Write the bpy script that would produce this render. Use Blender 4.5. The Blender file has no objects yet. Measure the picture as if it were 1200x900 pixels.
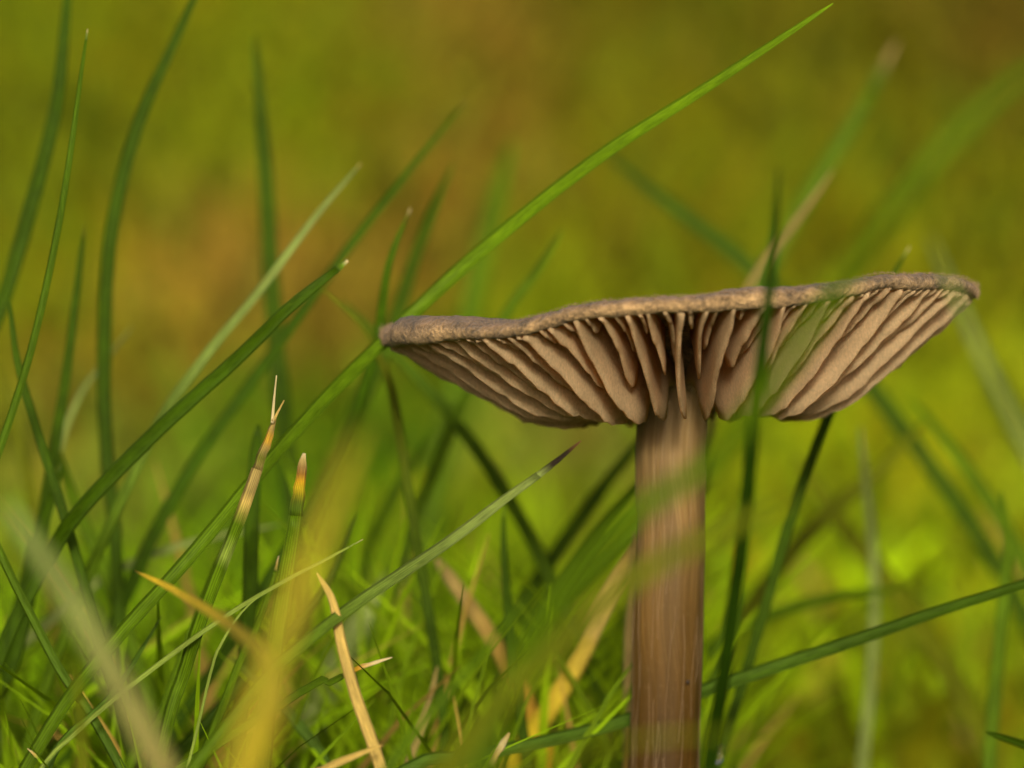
import bpy, math, random
import numpy as np
from mathutils import Vector, Matrix

# ------------------------------------------------------------------ camera, sky, sun, exposure
MM = 0.001                       # lengths below are in millimetres, the scene is in metres
scene = bpy.context.scene
R = math.radians
CAM_D, CAM_Z = 200.0, 32.0       # camera: 20 cm from the plane of focus, 3 cm above the turf
PXMM = 23.4                      # photograph pixels (1200 wide) per mm in the plane of focus
col = scene.collection

cam_data = bpy.data.cameras.new('camera')
cam = bpy.data.objects.new('camera', cam_data)
col.objects.link(cam)
cam.location = (0, -CAM_D*MM, CAM_Z*MM)
cam.rotation_euler = (R(90), 0, 0)
cam_data.sensor_width = 17.3
cam_data.lens = 17.3*CAM_D/(1200/PXMM)
cam_data.clip_start = 0.002
cam_data.clip_end = 500
cam_data.dof.use_dof = True
cam_data.dof.focus_distance = (CAM_D-4.0)*MM
cam_data.dof.aperture_fstop = cam_data.lens/3.8
scene.camera = cam

SUN_EL, SUN_AZ = 17.0, 1.0      # low sun behind the photographer, a little to the right
sdir = Vector((math.sin(R(SUN_AZ))*math.cos(R(SUN_EL)), -math.cos(R(SUN_AZ))*math.cos(R(SUN_EL)), math.sin(R(SUN_EL))))
world = bpy.data.worlds.new('World')
scene.world = world
world.use_nodes = True
wn = world.node_tree
sky = wn.nodes.new('ShaderNodeTexSky')
sky.sky_type = 'NISHITA'
sky.sun_disc = False
sky.sun_elevation = R(SUN_EL)
sky.sun_rotation = R(180-SUN_AZ)
sky.dust_density = 6.0
sky.air_density = 0.6
sky.ozone_density = 0.3
wn.links.new(sky.outputs[0], wn.nodes['Background'].inputs[0])
wn.nodes['Background'].inputs[1].default_value = 0.085
sun_data = bpy.data.lights.new('sun', 'SUN')
sun_data.energy = 2.5
sun_data.angle = R(8)
sun_data.color = (1.0, 0.88, 0.66)
sun = bpy.data.objects.new('sun', sun_data)
col.objects.link(sun)
sun.rotation_euler = sdir.to_track_quat('Z', 'Y').to_euler()

scene.view_settings.view_transform = 'Standard'
scene.view_settings.look = 'None'
scene.view_settings.exposure = 0.7
scene.view_settings.gamma = 1.0
scene.cycles.use_denoising = True
scene.cycles.max_bounces = 8

rng = random.Random(11)
nrng = np.random.default_rng(5)

# ------------------------------------------------------------------ helpers
def tag(o, label=None, cat=None, group=None, kind=None):
    if label: o['label'] = label
    if cat: o['category'] = cat
    if group: o['group'] = group
    if kind: o['kind'] = kind
    return o

def mesh_obj(name, V, F, mat, parent=None, cols=None, uvs=None, smooth=True):
    me = bpy.data.meshes.new(name)
    V = np.asarray(V, dtype=np.float64)*MM
    me.from_pydata(V.tolist(), [], F if isinstance(F, list) else F.tolist())
    if cols is not None:
        a = me.color_attributes.new('Col', 'FLOAT_COLOR', 'POINT')
        c = np.ones((len(V), 4), dtype=np.float32); c[:, :3] = cols
        a.data.foreach_set('color', c.ravel())
    if uvs is not None:
        a = me.attributes.new('along', 'FLOAT_VECTOR', 'POINT')
        uv = np.asarray(uvs, dtype=np.float32); u = np.zeros((len(V), 3), dtype=np.float32); u[:, :uv.shape[1]] = uv
        a.data.foreach_set('vector', u.ravel())
    if smooth:
        me.polygons.foreach_set('use_smooth', [True]*len(me.polygons))
    me.materials.append(mat)
    me.update()
    o = bpy.data.objects.new(name, me)
    col.objects.link(o)
    if parent: o.parent = parent
    return o

def world_at(px, py, Y):
    """photograph pixel + depth behind the plane of focus (mm) -> point in mm"""
    k = (CAM_D+Y)/CAM_D/PXMM
    return np.array([(px-600)*k, Y, CAM_Z-(py-450)*k])

def smoothstep(a, b, x):
    t = np.clip((x-a)/(b-a), 0, 1)
    return t*t*(3-2*t)

def bank(Y):
    """height of the turf: level round the mushroom, rising to a low grassy bank behind"""
    Y = np.asarray(Y, dtype=float)
    s = np.clip(Y-80, 0, None)
    rise = np.where(s < 160, 0.21*s*s/320.0, 0.21*(s-80))
    top = 900.0
    return np.where(rise > top*0.6, top*0.6+(top*0.4)*(1-np.exp(-(rise-top*0.6)/(top*0.4))), rise)

def bumps(X, Y):
    return 2.2*np.sin(X*0.043+1.3)*np.sin(Y*0.037)+1.2*np.sin(X*0.11+Y*0.07)+0.8*np.sin(Y*0.16-X*0.05+2)

def ground_z(X, Y):
    far = smoothstep(60, 200, np.abs(np.asarray(Y, dtype=float))+0.6*np.abs(X))
    return bank(Y)+bumps(X, Y)*(0.25+0.75*far)-1.0

# ------------------------------------------------------------------ materials
def new_mat(name):
    m = bpy.data.materials.new(name); m.use_nodes = True
    nt = m.node_tree
    return m, nt, nt.nodes['Principled BSDF'], nt.nodes['Material Output']

def N(nt, typ, **kw):
    n = nt.nodes.new(typ)
    for k, v in kw.items(): setattr(n, k, v)
    return n

def grass_material(name, translucency=0.28, rough=0.42, spec=0.45):
    m, nt, p, out = new_mat(name)
    L = nt.links.new
    c = N(nt, 'ShaderNodeAttribute', attribute_name='Col')
    u = N(nt, 'ShaderNodeAttribute', attribute_name='along')
    mp = N(nt, 'ShaderNodeMapping'); mp.inputs['Scale'].default_value = (9.0, 1.3, 1)
    L(u.outputs['Vector'], mp.inputs['Vector'])
    n1 = N(nt, 'ShaderNodeTexNoise'); n1.inputs['Scale'].default_value = 1.0; n1.inputs['Detail'].default_value = 4
    L(mp.outputs[0], n1.inputs['Vector'])
    mp2 = N(nt, 'ShaderNodeMapping'); mp2.inputs['Scale'].default_value = (1.2, 1.0, 1)
    L(u.outputs['Vector'], mp2.inputs['Vector'])
    n2 = N(nt, 'ShaderNodeTexNoise'); n2.inputs['Scale'].default_value = 0.9; n2.inputs['Detail'].default_value = 3
    L(mp2.outputs[0], n2.inputs['Vector'])
    ad = N(nt, 'ShaderNodeMath', operation='ADD')
    L(n1.outputs['Fac'], ad.inputs[0]); L(n2.outputs['Fac'], ad.inputs[1])
    mr = N(nt, 'ShaderNodeMapRange')
    mr.inputs['From Min'].default_value = 0.6; mr.inputs['From Max'].default_value = 1.4
    mr.inputs['To Min'].default_value = 0.55; mr.inputs['To Max'].default_value = 1.5
    L(ad.outputs[0], mr.inputs['Value'])
    # parallel veins, a paler midrib, and scattered pale scuffs
    sep = N(nt, 'ShaderNodeSeparateXYZ'); L(u.outputs['Vector'], sep.inputs[0])
    fr = N(nt, 'ShaderNodeMath', operation='MULTIPLY'); fr.inputs[1].default_value = 19.0; L(sep.outputs['Z'], fr.inputs[0])
    sn = N(nt, 'ShaderNodeMath', operation='COSINE'); L(fr.outputs[0], sn.inputs[0])
    vn = N(nt, 'ShaderNodeMath', operation='MULTIPLY_ADD'); vn.inputs[1].default_value = .28; vn.inputs[2].default_value = 1.0
    L(sn.outputs[0], vn.inputs[0])
    vm = N(nt, 'ShaderNodeMath', operation='MULTIPLY'); L(mr.outputs[0], vm.inputs[0]); L(vn.outputs[0], vm.inputs[1])
    ms0 = N(nt, 'ShaderNodeVectorMath', operation='SCALE')
    L(c.outputs['Color'], ms0.inputs[0]); L(vm.outputs[0], ms0.inputs['Scale'])
    mp4 = N(nt, 'ShaderNodeMapping'); mp4.inputs['Scale'].default_value = (2.6, 2.2, 1); L(u.outputs['Vector'], mp4.inputs['Vector'])
    n4 = N(nt, 'ShaderNodeTexNoise'); n4.inputs['Scale'].default_value = 1.0; n4.inputs['Detail'].default_value = 5; n4.inputs['Roughness'].default_value = .7
    L(mp4.outputs[0], n4.inputs['Vector'])
    r4 = N(nt, 'ShaderNodeMapRange'); r4.inputs['From Min'].default_value = .60; r4.inputs['From Max'].default_value = .72
    r4.inputs['To Min'].default_value = 0; r4.inputs['To Max'].default_value = .55; L(n4.outputs['Fac'], r4.inputs['Value'])
    sc = N(nt, 'ShaderNodeVectorMath', operation='MULTIPLY_ADD'); sc.inputs[1].default_value = (1.7, 1.45, 1.3); sc.inputs[2].default_value = (.045, .035, .012)
    L(ms0.outputs[0], sc.inputs[0])
    mx = N(nt, 'ShaderNodeMix', data_type='VECTOR'); L(r4.outputs[0], mx.inputs['Factor']); L(ms0.outputs[0], mx.inputs[4]); L(sc.outputs[0], mx.inputs[5])
    L(mx.outputs[1], p.inputs['Base Color'])
    p.inputs['Roughness'].default_value = rough
    p.inputs['Specular IOR Level'].default_value = spec
    # fine lengthwise ribs
    wv = N(nt, 'ShaderNodeMapping'); wv.inputs['Scale'].default_value = (26.0, 0.35, 1)
    L(u.outputs['Vector'], wv.inputs['Vector'])
    n3 = N(nt, 'ShaderNodeTexNoise'); n3.inputs['Scale'].default_value = 1.0; n3.inputs['Detail'].default_value = 2
    L(wv.outputs[0], n3.inputs['Vector'])
    b = N(nt, 'ShaderNodeBump'); b.inputs['Strength'].default_value = 0.5; b.inputs['Distance'].default_value = 0.00006
    L(n3.outputs['Fac'], b.inputs['Height']); L(b.outputs[0], p.inputs['Normal'])
    t = N(nt, 'ShaderNodeBsdfTranslucent')
    tc = N(nt, 'ShaderNodeVectorMath', operation='MULTIPLY'); tc.inputs[1].default_value = (1.5, 1.35, 0.5)
    L(mx.outputs[1], tc.inputs[0]); L(tc.outputs[0], t.inputs['Color'])
    ms = N(nt, 'ShaderNodeMixShader'); ms.inputs[0].default_value = translucency
    L(p.outputs[0], ms.inputs[1]); L(t.outputs[0], ms.inputs[2]); L(ms.outputs[0], out.inputs['Surface'])
    return m

M_grass = grass_material('grass_leaf', translucency=.22, rough=.42, spec=.07)
M_dead = grass_material('withered_grass', translucency=0.3, rough=0.7, spec=0.2)
M_turf = grass_material('turf_grass', translucency=0.3, rough=0.7, spec=0.05)

def mat_ground():
    m, nt, p, out = new_mat('mossy_soil'); L = nt.links.new
    c = N(nt, 'ShaderNodeAttribute', attribute_name='Col')
    g = N(nt, 'ShaderNodeNewGeometry')
    n = N(nt, 'ShaderNodeTexNoise'); n.inputs['Scale'].default_value = 220; n.inputs['Detail'].default_value = 6
    L(g.outputs['Position'], n.inputs['Vector'])
    mr = N(nt, 'ShaderNodeMapRange'); mr.inputs['From Min'].default_value = .3; mr.inputs['From Max'].default_value = .7
    mr.inputs['To Min'].default_value = .45; mr.inputs['To Max'].default_value = 1.4
    L(n.outputs['Fac'], mr.inputs['Value'])
    mx = N(nt, 'ShaderNodeVectorMath', operation='SCALE')
    L(c.outputs['Color'], mx.inputs[0]); L(mr.outputs[0], mx.inputs['Scale'])
    L(mx.outputs[0], p.inputs['Base Color']); p.inputs['Roughness'].default_value = .95
    p.inputs['Specular IOR Level'].default_value = .1
    b = N(nt, 'ShaderNodeBump'); b.inputs['Strength'].default_value = .8; b.inputs['Distance'].default_value = .003
    L(n.outputs['Fac'], b.inputs['Height']); L(b.outputs[0], p.inputs['Normal'])
    return m
M_ground = mat_ground()

def mat_cap():
    m, nt, p, out = new_mat('cap_skin'); L = nt.links.new
    c = N(nt, 'ShaderNodeAttribute', attribute_name='Col')
    tx = N(nt, 'ShaderNodeTexCoord')
    n = N(nt, 'ShaderNodeTexNoise'); n.inputs['Scale'].default_value = 3800; n.inputs['Detail'].default_value = 5; n.inputs['Roughness'].default_value = .65
    L(tx.outputs['Object'], n.inputs['Vector'])
    n2 = N(nt, 'ShaderNodeTexNoise'); n2.inputs['Scale'].default_value = 700; n2.inputs['Detail'].default_value = 3
    L(tx.outputs['Object'], n2.inputs['Vector'])
    ad = N(nt, 'ShaderNodeMath', operation='ADD'); L(n.outputs['Fac'], ad.inputs[0]); L(n2.outputs['Fac'], ad.inputs[1])
    mr = N(nt, 'ShaderNodeMapRange'); mr.inputs['From Min'].default_value = .78; mr.inputs['From Max'].default_value = 1.22
    mr.inputs['To Min'].default_value = .3; mr.inputs['To Max'].default_value = 1.8
    L(ad.outputs[0], mr.inputs['Value'])
    mx = N(nt, 'ShaderNodeVectorMath', operation='SCALE')
    L(c.outputs['Color'], mx.inputs[0]); L(mr.outputs[0], mx.inputs['Scale'])
    L(mx.outputs[0], p.inputs['Base Color'])
    p.inputs['Roughness'].default_value = .85; p.inputs['Specular IOR Level'].default_value = .2
    p.inputs['Sheen Weight'].default_value = .15; p.inputs['Sheen Roughness'].default_value = .5
    b = N(nt, 'ShaderNodeBump'); b.inputs['Strength'].default_value = 1.0; b.inputs['Distance'].default_value = .00016
    L(n.outputs['Fac'], b.inputs['Height']); L(b.outputs[0], p.inputs['Normal'])
    b.inputs['Distance'].default_value = .0003
    return m
M_cap = mat_cap()

def mat_gill():
    m, nt, p, out = new_mat('gill_flesh'); L = nt.links.new
    u = N(nt, 'ShaderNodeAttribute', attribute_name='along')
    c = N(nt, 'ShaderNodeAttribute', attribute_name='Col')
    mp = N(nt, 'ShaderNodeMapping'); mp.inputs['Scale'].default_value = (5.0, 1.0, 1)
    L(u.outputs['Vector'], mp.inputs['Vector'])
    n = N(nt, 'ShaderNodeTexNoise'); n.inputs['Scale'].default_value = 2.2; n.inputs['Detail'].default_value = 5; n.inputs['Roughness'].default_value = .6
    L(mp.outputs[0], n.inputs['Vector'])
    tx = N(nt, 'ShaderNodeTexCoord')
    n2 = N(nt, 'ShaderNodeTexNoise'); n2.inputs['Scale'].default_value = 6500; n2.inputs['Detail'].default_value = 3
    L(tx.outputs['Object'], n2.inputs['Vector'])
    ad = N(nt, 'ShaderNodeMath', operation='ADD'); L(n.outputs['Fac'], ad.inputs[0]); L(n2.outputs['Fac'], ad.inputs[1])
    mr = N(nt, 'ShaderNodeMapRange'); mr.inputs['From Min'].default_value = .7; mr.inputs['From Max'].default_value = 1.3
    mr.inputs['To Min'].default_value = .82; mr.inputs['To Max'].default_value = 1.16
    L(ad.outputs[0], mr.inputs['Value'])
    mx = N(nt, 'ShaderNodeVectorMath', operation='SCALE')
    L(c.outputs['Color'], mx.inputs[0]); L(mr.outputs[0], mx.inputs['Scale'])
    L(mx.outputs[0], p.inputs['Base Color'])
    p.inputs['Roughness'].default_value = .8; p.inputs['Specular IOR Level'].default_value = .2
    b = N(nt, 'ShaderNodeBump'); b.inputs['Strength'].default_value = .7; b.inputs['Distance'].default_value = .00006
    L(ad.outputs[0], b.inputs['Height']); L(b.outputs[0], p.inputs['Normal'])
    t = N(nt, 'ShaderNodeBsdfTranslucent')
    tc = N(nt, 'ShaderNodeVectorMath', operation='MULTIPLY'); tc.inputs[1].default_value = (1.7, 1.25, .7)
    L(mx.outputs[0], tc.inputs[0]); L(tc.outputs[0], t.inputs['Color'])
    ms = N(nt, 'ShaderNodeMixShader'); ms.inputs[0].default_value = .42
    L(p.outputs[0], ms.inputs[1]); L(t.outputs[0], ms.inputs[2]); L(ms.outputs[0], out.inputs['Surface'])
    return m
M_gill = mat_gill()

def mat_stem():
    m, nt, p, out = new_mat('stem_fibre'); L = nt.links.new
    u = N(nt, 'ShaderNodeAttribute', attribute_name='along')   # x: mm round the stem, y: mm up the stem
    c = N(nt, 'ShaderNodeAttribute', attribute_name='Col')
    def stretched(sx, sy, det):
        mp = N(nt, 'ShaderNodeMapping'); mp.inputs['Scale'].default_value = (sx, sy, 1)
        L(u.outputs['Vector'], mp.inputs['Vector'])
        n = N(nt, 'ShaderNodeTexNoise'); n.inputs['Scale'].default_value = 1; n.inputs['Detail'].default_value = det; n.inputs['Roughness'].default_value = .6
        L(mp.outputs[0], n.inputs['Vector']); return n
    fib = stretched(12, .06, 5); blotch = stretched(.8, .12, 3); fleck = stretched(26, 2.2, 2)
    r1 = N(nt, 'ShaderNodeValToRGB'); e = r1.color_ramp.elements
    e[0].position = .33; e[0].color = (.84, .82, .80, 1); e[1].position = .72; e[1].color = (1.55, 1.65, 1.9, 1)
    e2 = r1.color_ramp.elements.new(.52); e2.color = (.95, .93, .92, 1)
    L(fib.outputs['Fac'], r1.inputs[0])
    r2 = N(nt, 'ShaderNodeMapRange'); r2.inputs['From Min'].default_value = .3; r2.inputs['From Max'].default_value = .7
    r2.inputs['To Min'].default_value = .75; r2.inputs['To Max'].default_value = 1.25
    L(blotch.outputs['Fac'], r2.inputs['Value'])
    r3 = N(nt, 'ShaderNodeMapRange'); r3.inputs['From Min'].default_value = .62; r3.inputs['From Max'].default_value = .75
    r3.inputs['To Min'].default_value = 0; r3.inputs['To Max'].default_value = .45
    L(fleck.outputs['Fac'], r3.inputs['Value'])
    m1 = N(nt, 'ShaderNodeVectorMath', operation='MULTIPLY'); L(c.outputs['Color'], m1.inputs[0]); L(r1.outputs['Color'], m1.inputs[1])
    m2 = N(nt, 'ShaderNodeVectorMath', operation='SCALE'); L(m1.outputs[0], m2.inputs[0]); L(r2.outputs[0], m2.inputs['Scale'])
    mx = N(nt, 'ShaderNodeMix', data_type='RGBA'); L(r3.outputs[0], mx.inputs[0]); L(m2.outputs[0], mx.inputs[6]); mx.inputs[7].default_value = (.26, .19, .09, 1)
    L(mx.outputs[2], p.inputs['Base Color'])
    p.inputs['Roughness'].default_value = .5; p.inputs['Specular IOR Level'].default_value = .15
    p.inputs['Subsurface Weight'].default_value = .25; p.inputs['Subsurface Radius'].default_value = (1, .5, .25); p.inputs['Subsurface Scale'].default_value = .0008
    b = N(nt, 'ShaderNodeBump'); b.inputs['Strength'].default_value = .6; b.inputs['Distance'].default_value = .00006
    L(fib.outputs['Fac'], b.inputs['Height']); L(b.outputs[0], p.inputs['Normal'])
    return m
M_stem = mat_stem()

def mat_plain(name, colr, rough=.6, **kw):
    m, nt, p, out = new_mat(name); L = nt.links.new
    n = N(nt, 'ShaderNodeTexNoise'); n.inputs['Scale'].default_value = 4000
    tx = N(nt, 'ShaderNodeTexCoord'); L(tx.outputs['Object'], n.inputs['Vector'])
    mr = N(nt, 'ShaderNodeMapRange'); mr.inputs['To Min'].default_value = .7; mr.inputs['To Max'].default_value = 1.3
    L(n.outputs['Fac'], mr.inputs['Value'])
    mx = N(nt, 'ShaderNodeVectorMath', operation='SCALE'); mx.inputs[0].default_value = colr[:3]
    L(mr.outputs[0], mx.inputs['Scale']); L(mx.outputs[0], p.inputs['Base Color'])
    p.inputs['Roughness'].default_value = rough
    for k, v in kw.items(): p.inputs[k.replace('_', ' ')].default_value = v
    return m
M_fuzz = mat_plain('cap_fuzz_fibre', (.22, .15, .085), .8)
M_soil_speck = mat_plain('dark_speck', (.03, .018, .01), .8)
M_drop, _nt, _p, _o = new_mat('dew')
_p.inputs['Base Color'].default_value = (1, 1, 1, 1); _p.inputs['Roughness'].default_value = .02
_p.inputs['Transmission Weight'].default_value = 1; _p.inputs['IOR'].default_value = 1.33

# ------------------------------------------------------------------ ground and turf
OLIVE = np.array((.120, .145, .003)); BROWN = np.array((.180, .116, .018)); GOLD = np.array((.142, .152, .002))
LIME = np.array((.165, .205, .002)); GREEN = np.array((.065, .13, .003)); DKOLIVE = np.array((.070, .068, .003))
PALE = np.array((.22, .21, .04))
# what grows where on the bank: (photo pixel, radius in pixels, colour, weight)
PATCHES = [
    (60, 190, 110, OLIVE*.75, 1.2), (170, 60, 110, GOLD*.95, 1), (60, 60, 70, OLIVE*.9, .8), (60, 330, 120, OLIVE*1.1, 1),
    (250, 330, 110, BROWN*1.05, 1.6), (220, 290, 80, BROWN*1.1, 1), (390, 360, 90, BROWN*.95, 1.5), (160, 420, 90, BROWN*.8+OLIVE*.4, 1),
    (400, 120, 130, OLIVE, 1.2), (560, 40, 110, BROWN*.9, 1.4), (550, 200, 80, BROWN*1.0, 1.6), (480, 300, 60, BROWN*.9, 1.0), (640, 260, 80, BROWN*.7+OLIVE*.2, 1),
    (740, 30, 120, DKOLIVE*1.3, 1.2), (780, 190, 110, GOLD*.85, 1.2), (640, 330, 90, OLIVE*1.25, 1.2), (760, 300, 70, DKOLIVE*1.4, .9),
    (1000, 80, 150, DKOLIVE*1.25, 1.4), (1150, 40, 100, BROWN*.55, 1.2), (900, 220, 120, GOLD*.9, 1.3), (1100, 260, 120, GOLD*.95, 1.4), (1170, 300, 80, OLIVE*.8, 1),
    (1080, 150, 90, OLIVE*.7, .8), (470, 500, 120, GREEN*1.1, 1.2), (640, 540, 110, PALE*.75, 1.2), (300, 520, 120, GREEN, 1.2),
    (930, 560, 130, LIME, 1.4), (1120, 520, 120, LIME*1.05+PALE*.1, 1.5), (1040, 680, 140, LIME*.9, 1.4), (1170, 760, 90, LIME*.9, 1), (900, 760, 100, LIME*.9, 1),
    (560, 700, 140, LIME*.6+GREEN*.4, 1.2), (120, 560, 120, PALE*.5+GREEN*.4, 1.1), (200, 800, 200, GREEN*1.1, 1.3),
]
def ray_ground(px, py):
    sx = (px-600)/PXMM/CAM_D; sz = (450-py)/PXMM/CAM_D
    D = np.linspace(215, 4000, 4000)
    hit = np.nonzero(CAM_Z+sz*D <= bank(D-CAM_D)+6)[0]
    d = D[hit[0]] if len(hit) else 3000
    return sx*d, d-CAM_D, d
PW = []
for (px, py, rad, c, w) in PATCHES:
    x, y, d = ray_ground(px, py)
    s = rad/PXMM/CAM_D*d
    # patches lie on a slope seen nearly edge-on, so they run further back than across
    x2, y2, _ = ray_ground(px, max(py-rad*.8, -200))
    PW.append((x, y, s, max(s, abs(y2-y)*.8), np.asarray(c), w))
def turf_colour(X, Y):
    X = np.asarray(X, float); Y = np.asarray(Y, float)
    acc = np.zeros(X.shape+(3,)); wt = np.full(X.shape, .05)
    acc += OLIVE*.05
    for (x, y, sx, sy, c, w) in PW:
        g = w*np.exp(-(((X-x)/sx)**2+((Y-y)/sy)**2))
        acc += g[..., None]*c; wt += g
    return acc/wt[..., None]*np.array((.80, .86, .65))

def build_ground():
    xs = np.concatenate([-np.geomspace(60000, 420, 26), np.linspace(-400, 400, 121), np.geomspace(420, 60000, 26)])
    ys = np.concatenate([-np.geomspace(60000, 420, 22), np.linspace(-400, 1600, 240), np.geomspace(1650, 120000, 36)])
    X, Y = np.meshgrid(xs, ys)
    near = np.exp(-(np.maximum(np.abs(X)-400, 0)+np.maximum(np.abs(Y-600)-1000, 0))/400)
    Z = ground_z(X, Y)*1.0
    Z = bank(Y)+(Z-bank(Y))*near
    nx, ny = len(xs), len(ys)
    i = np.arange(nx*ny).reshape(ny, nx)
    F = np.stack([i[:-1, :-1], i[:-1, 1:], i[1:, 1:], i[1:, :-1]], -1).reshape(-1, 4)
    V = np.stack([X, Y, Z], -1).reshape(-1, 3)
    C = turf_colour(X, Y).reshape(-1, 3)*.75
    o = mesh_obj('ground', V, F, M_ground, cols=C)
    tag(o, kind='structure'); return o
build_ground()

def grass_mass(name, roots, heights, widths, cols, lean, mat, label, seg=4, tipcol=None):
    """many thin blades as one mesh: every blade a tapering, bending three-sided strip"""
    n = len(roots)
    az = nrng.uniform(0, 2*np.pi, n); la = lean*nrng.uniform(.2, 1.3, n)
    ts = np.linspace(0, 1, seg+1)
    D = np.stack([np.cos(az), np.sin(az), np.zeros(n)], -1)
    fz = nrng.uniform(-.9, .9, n)
    S = np.stack([np.cos(fz), np.sin(fz), np.zeros(n)], -1)            # width direction, mostly across the view
    Kd = np.stack([-np.sin(fz), np.cos(fz), np.zeros(n)], -1)
    V = np.zeros((n, seg+1, 3, 3)); C = np.zeros((n, seg+1, 3, 3)); U = np.zeros((n, seg+1, 3, 2))
    for k, t in enumerate(ts):
        P = roots+np.stack([D[:, 0]*la*heights*t**1.8, D[:, 1]*la*heights*t**1.8, heights*(t-.25*la*t**2)], -1)
        w = widths*(1-t**2.5)*.5+widths*.04
        V[:, k, 0] = P-S*w[:, None]; V[:, k, 1] = P+S*w[:, None]; V[:, k, 2] = P+Kd*(w*.5)[:, None]
        C[:, k, :] = (cols*(0.8+.35*t))[:, None, :] if tipcol is None else (cols*(1-t)+tipcol*t)[:, None, :]
        U[:, k, 0] = np.stack([np.zeros(n), np.full(n, t*8)], -1)+nrng.uniform(0, 1)
        U[:, k, 1] = np.stack([np.ones(n), np.full(n, t*8)], -1); U[:, k, 2] = np.stack([np.full(n, .5), np.full(n, t*8)], -1)
    U += nrng.uniform(0, 60, (n, 1, 1, 1))
    base = (np.arange(n)*(seg+1)*3)[:, None, None]
    quads = []
    for k in range(seg):
        a = k*3; b = (k+1)*3
        for i, j in ((0, 1), (1, 2), (2, 0)): quads.append((a+i, a+j, b+j, b+i))
    F = (base+np.array(quads)[None]).reshape(-1, 4)
    o = mesh_obj(name, V.reshape(-1, 3), F, mat, cols=C.reshape(-1, 3), uvs=U.reshape(-1, 2), smooth=False)
    tag(o, label, 'grass', kind='stuff')
    return o

def scatter(n, xr, yr):
    X = nrng.uniform(xr[0], xr[1], n); Y = nrng.uniform(yr[0], yr[1], n)
    return X, Y, np.stack([X, Y, ground_z(X, Y)-.5], -1)

# bank behind: short mixed turf and moss, far out of focus
n = 42000
Y = 95+nrng.uniform(0, 1, n)**1.25*1400
X = nrng.uniform(-1, 1, n)*(110+Y*.42)
P = np.stack([X, Y, ground_z(X, Y)-.5], -1)
C = turf_colour(X, Y)*nrng.uniform(.6, 1.4, (n, 1))*(1+nrng.normal(0, .1, (n, 3)))
grass_mass('bank_turf', P, nrng.uniform(5, 15, n)*(1+Y/1500), nrng.uniform(1.2, 3.0, n)*(1+Y/700), np.clip(C, .003, 1), .7, M_turf,
           'short olive and brown mossy turf on the blurred bank', seg=2)

# lush grass standing behind the mushroom
def lawn(n, xr, yr, hr, wr, cmul, label, name):
    X, Y, P = scatter(n, xr, yr)
    C = turf_colour(X, Y)*.35+GREEN*.75
    C = C*nrng.uniform(.45, 1.35, (n, 1))*cmul
    dead = nrng.uniform(0, 1, n) < .07
    C[dead] = np.array((.32, .22, .05))*nrng.uniform(.6, 1.1, (dead.sum(), 1))
    return grass_mass(name, P, nrng.uniform(hr[0], hr[1], n), nrng.uniform(wr[0], wr[1], n), np.clip(C, .003, 1), .75, M_turf, label, seg=5)
lawn(1500, (-85, 12), (18, 95), (10, 31), (.4, .85), np.array((1.85, 1.75, 1.0)), 'dense green fine grass filling the lower left behind the sharp blades', 'lawn_grass')
lawn(700, (-20, 13), (36, 120), (8, 22), (.5, 1.0), np.array((2.5, 2.2, 1.0)), 'out of focus green grass low behind the mushroom stem', 'lawn_grass')
lawn(240, (15, 110), (95, 190), (8, 17), (2.0, 4.5), np.array((2.4, 2.2, .5)), 'bright yellow green grass low on the right behind the stem', 'lawn_grass')
lawn(230, (-34, 5), (10, 46), (13, 27), (.3, .65), np.array((1.6, 1.5, 1.0)), 'soft tangle of green blades behind the browned and orange tipped ones', 'lawn_grass')
lawn(900, (6, 120), (18, 115), (2.5, 6.5), (.4, .9), np.array((1.5, 1.4, .8)), 'low short turf on the right behind the stem', 'lawn_grass')
lawn(70, (-24, 0), (2, 18), (12, 24), (.3, .6), np.array((1.5, 1.5, 1.0)), 'thin green blades in the thick of the left tuft', 'lawn_grass')
lawn(900, (-140, 150), (-60, 30), (3, 10), (.5, 1.0), .9, 'short grass and moss round the foot of the mushroom', 'lawn_grass')

# ------------------------------------------------------------------ the mushroom
AX, AY, AZ = world_at(791, 367, 5.0)          # centre of the cap at rim height
RAD = 351/PXMM*(CAM_D+5)/CAM_D
root = bpy.data.objects.new('mushroom', None)
col.objects.link(root)
root.empty_display_size = .005
foot = np.array([world_at(777, 900, 5)[0]-.3, AY+.6, ground_z(AX, AY)])
root.location = Vector(foot*MM)
tag(root, 'brown gilled mushroom with upturned flat cap on a fibrous brown stem', 'mushroom')

def ang_bump(a, c, s):
    d = (a-c+math.pi) % (2*math.pi)-math.pi
    return np.exp(-(d/s)**2)
def rim_z(a):
    return (-.30*ang_bump(a, R(-132), R(20))-.34*ang_bump(a, R(-127), R(9))+.42*ang_bump(a, R(-36), R(24))-.12*ang_bump(a, R(-90), R(25))-.25*ang_bump(a, R(0), R(12))
            +.06*np.sin(7*a+1)+.05*np.sin(13*a+.4)+.03*np.sin(23*a+2)+.3*np.sin(2*a+2.2)*(np.sin(a) > 0))
def rim_r(a):
    return RAD*(1+.012*np.sin(3*a+.5)+.010*np.sin(5*a+2)+.005*np.sin(11*a)+.0035*np.sin(27*a+1))

cap_e = Matrix.Translation(Vector(((AX-foot[0])*MM, (AY-foot[1])*MM, (AZ-foot[2])*MM))) @ Matrix.Rotation(R(-4.2), 4, 'Y') @ Matrix.Rotation(R(-1.2), 4, 'X')

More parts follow.
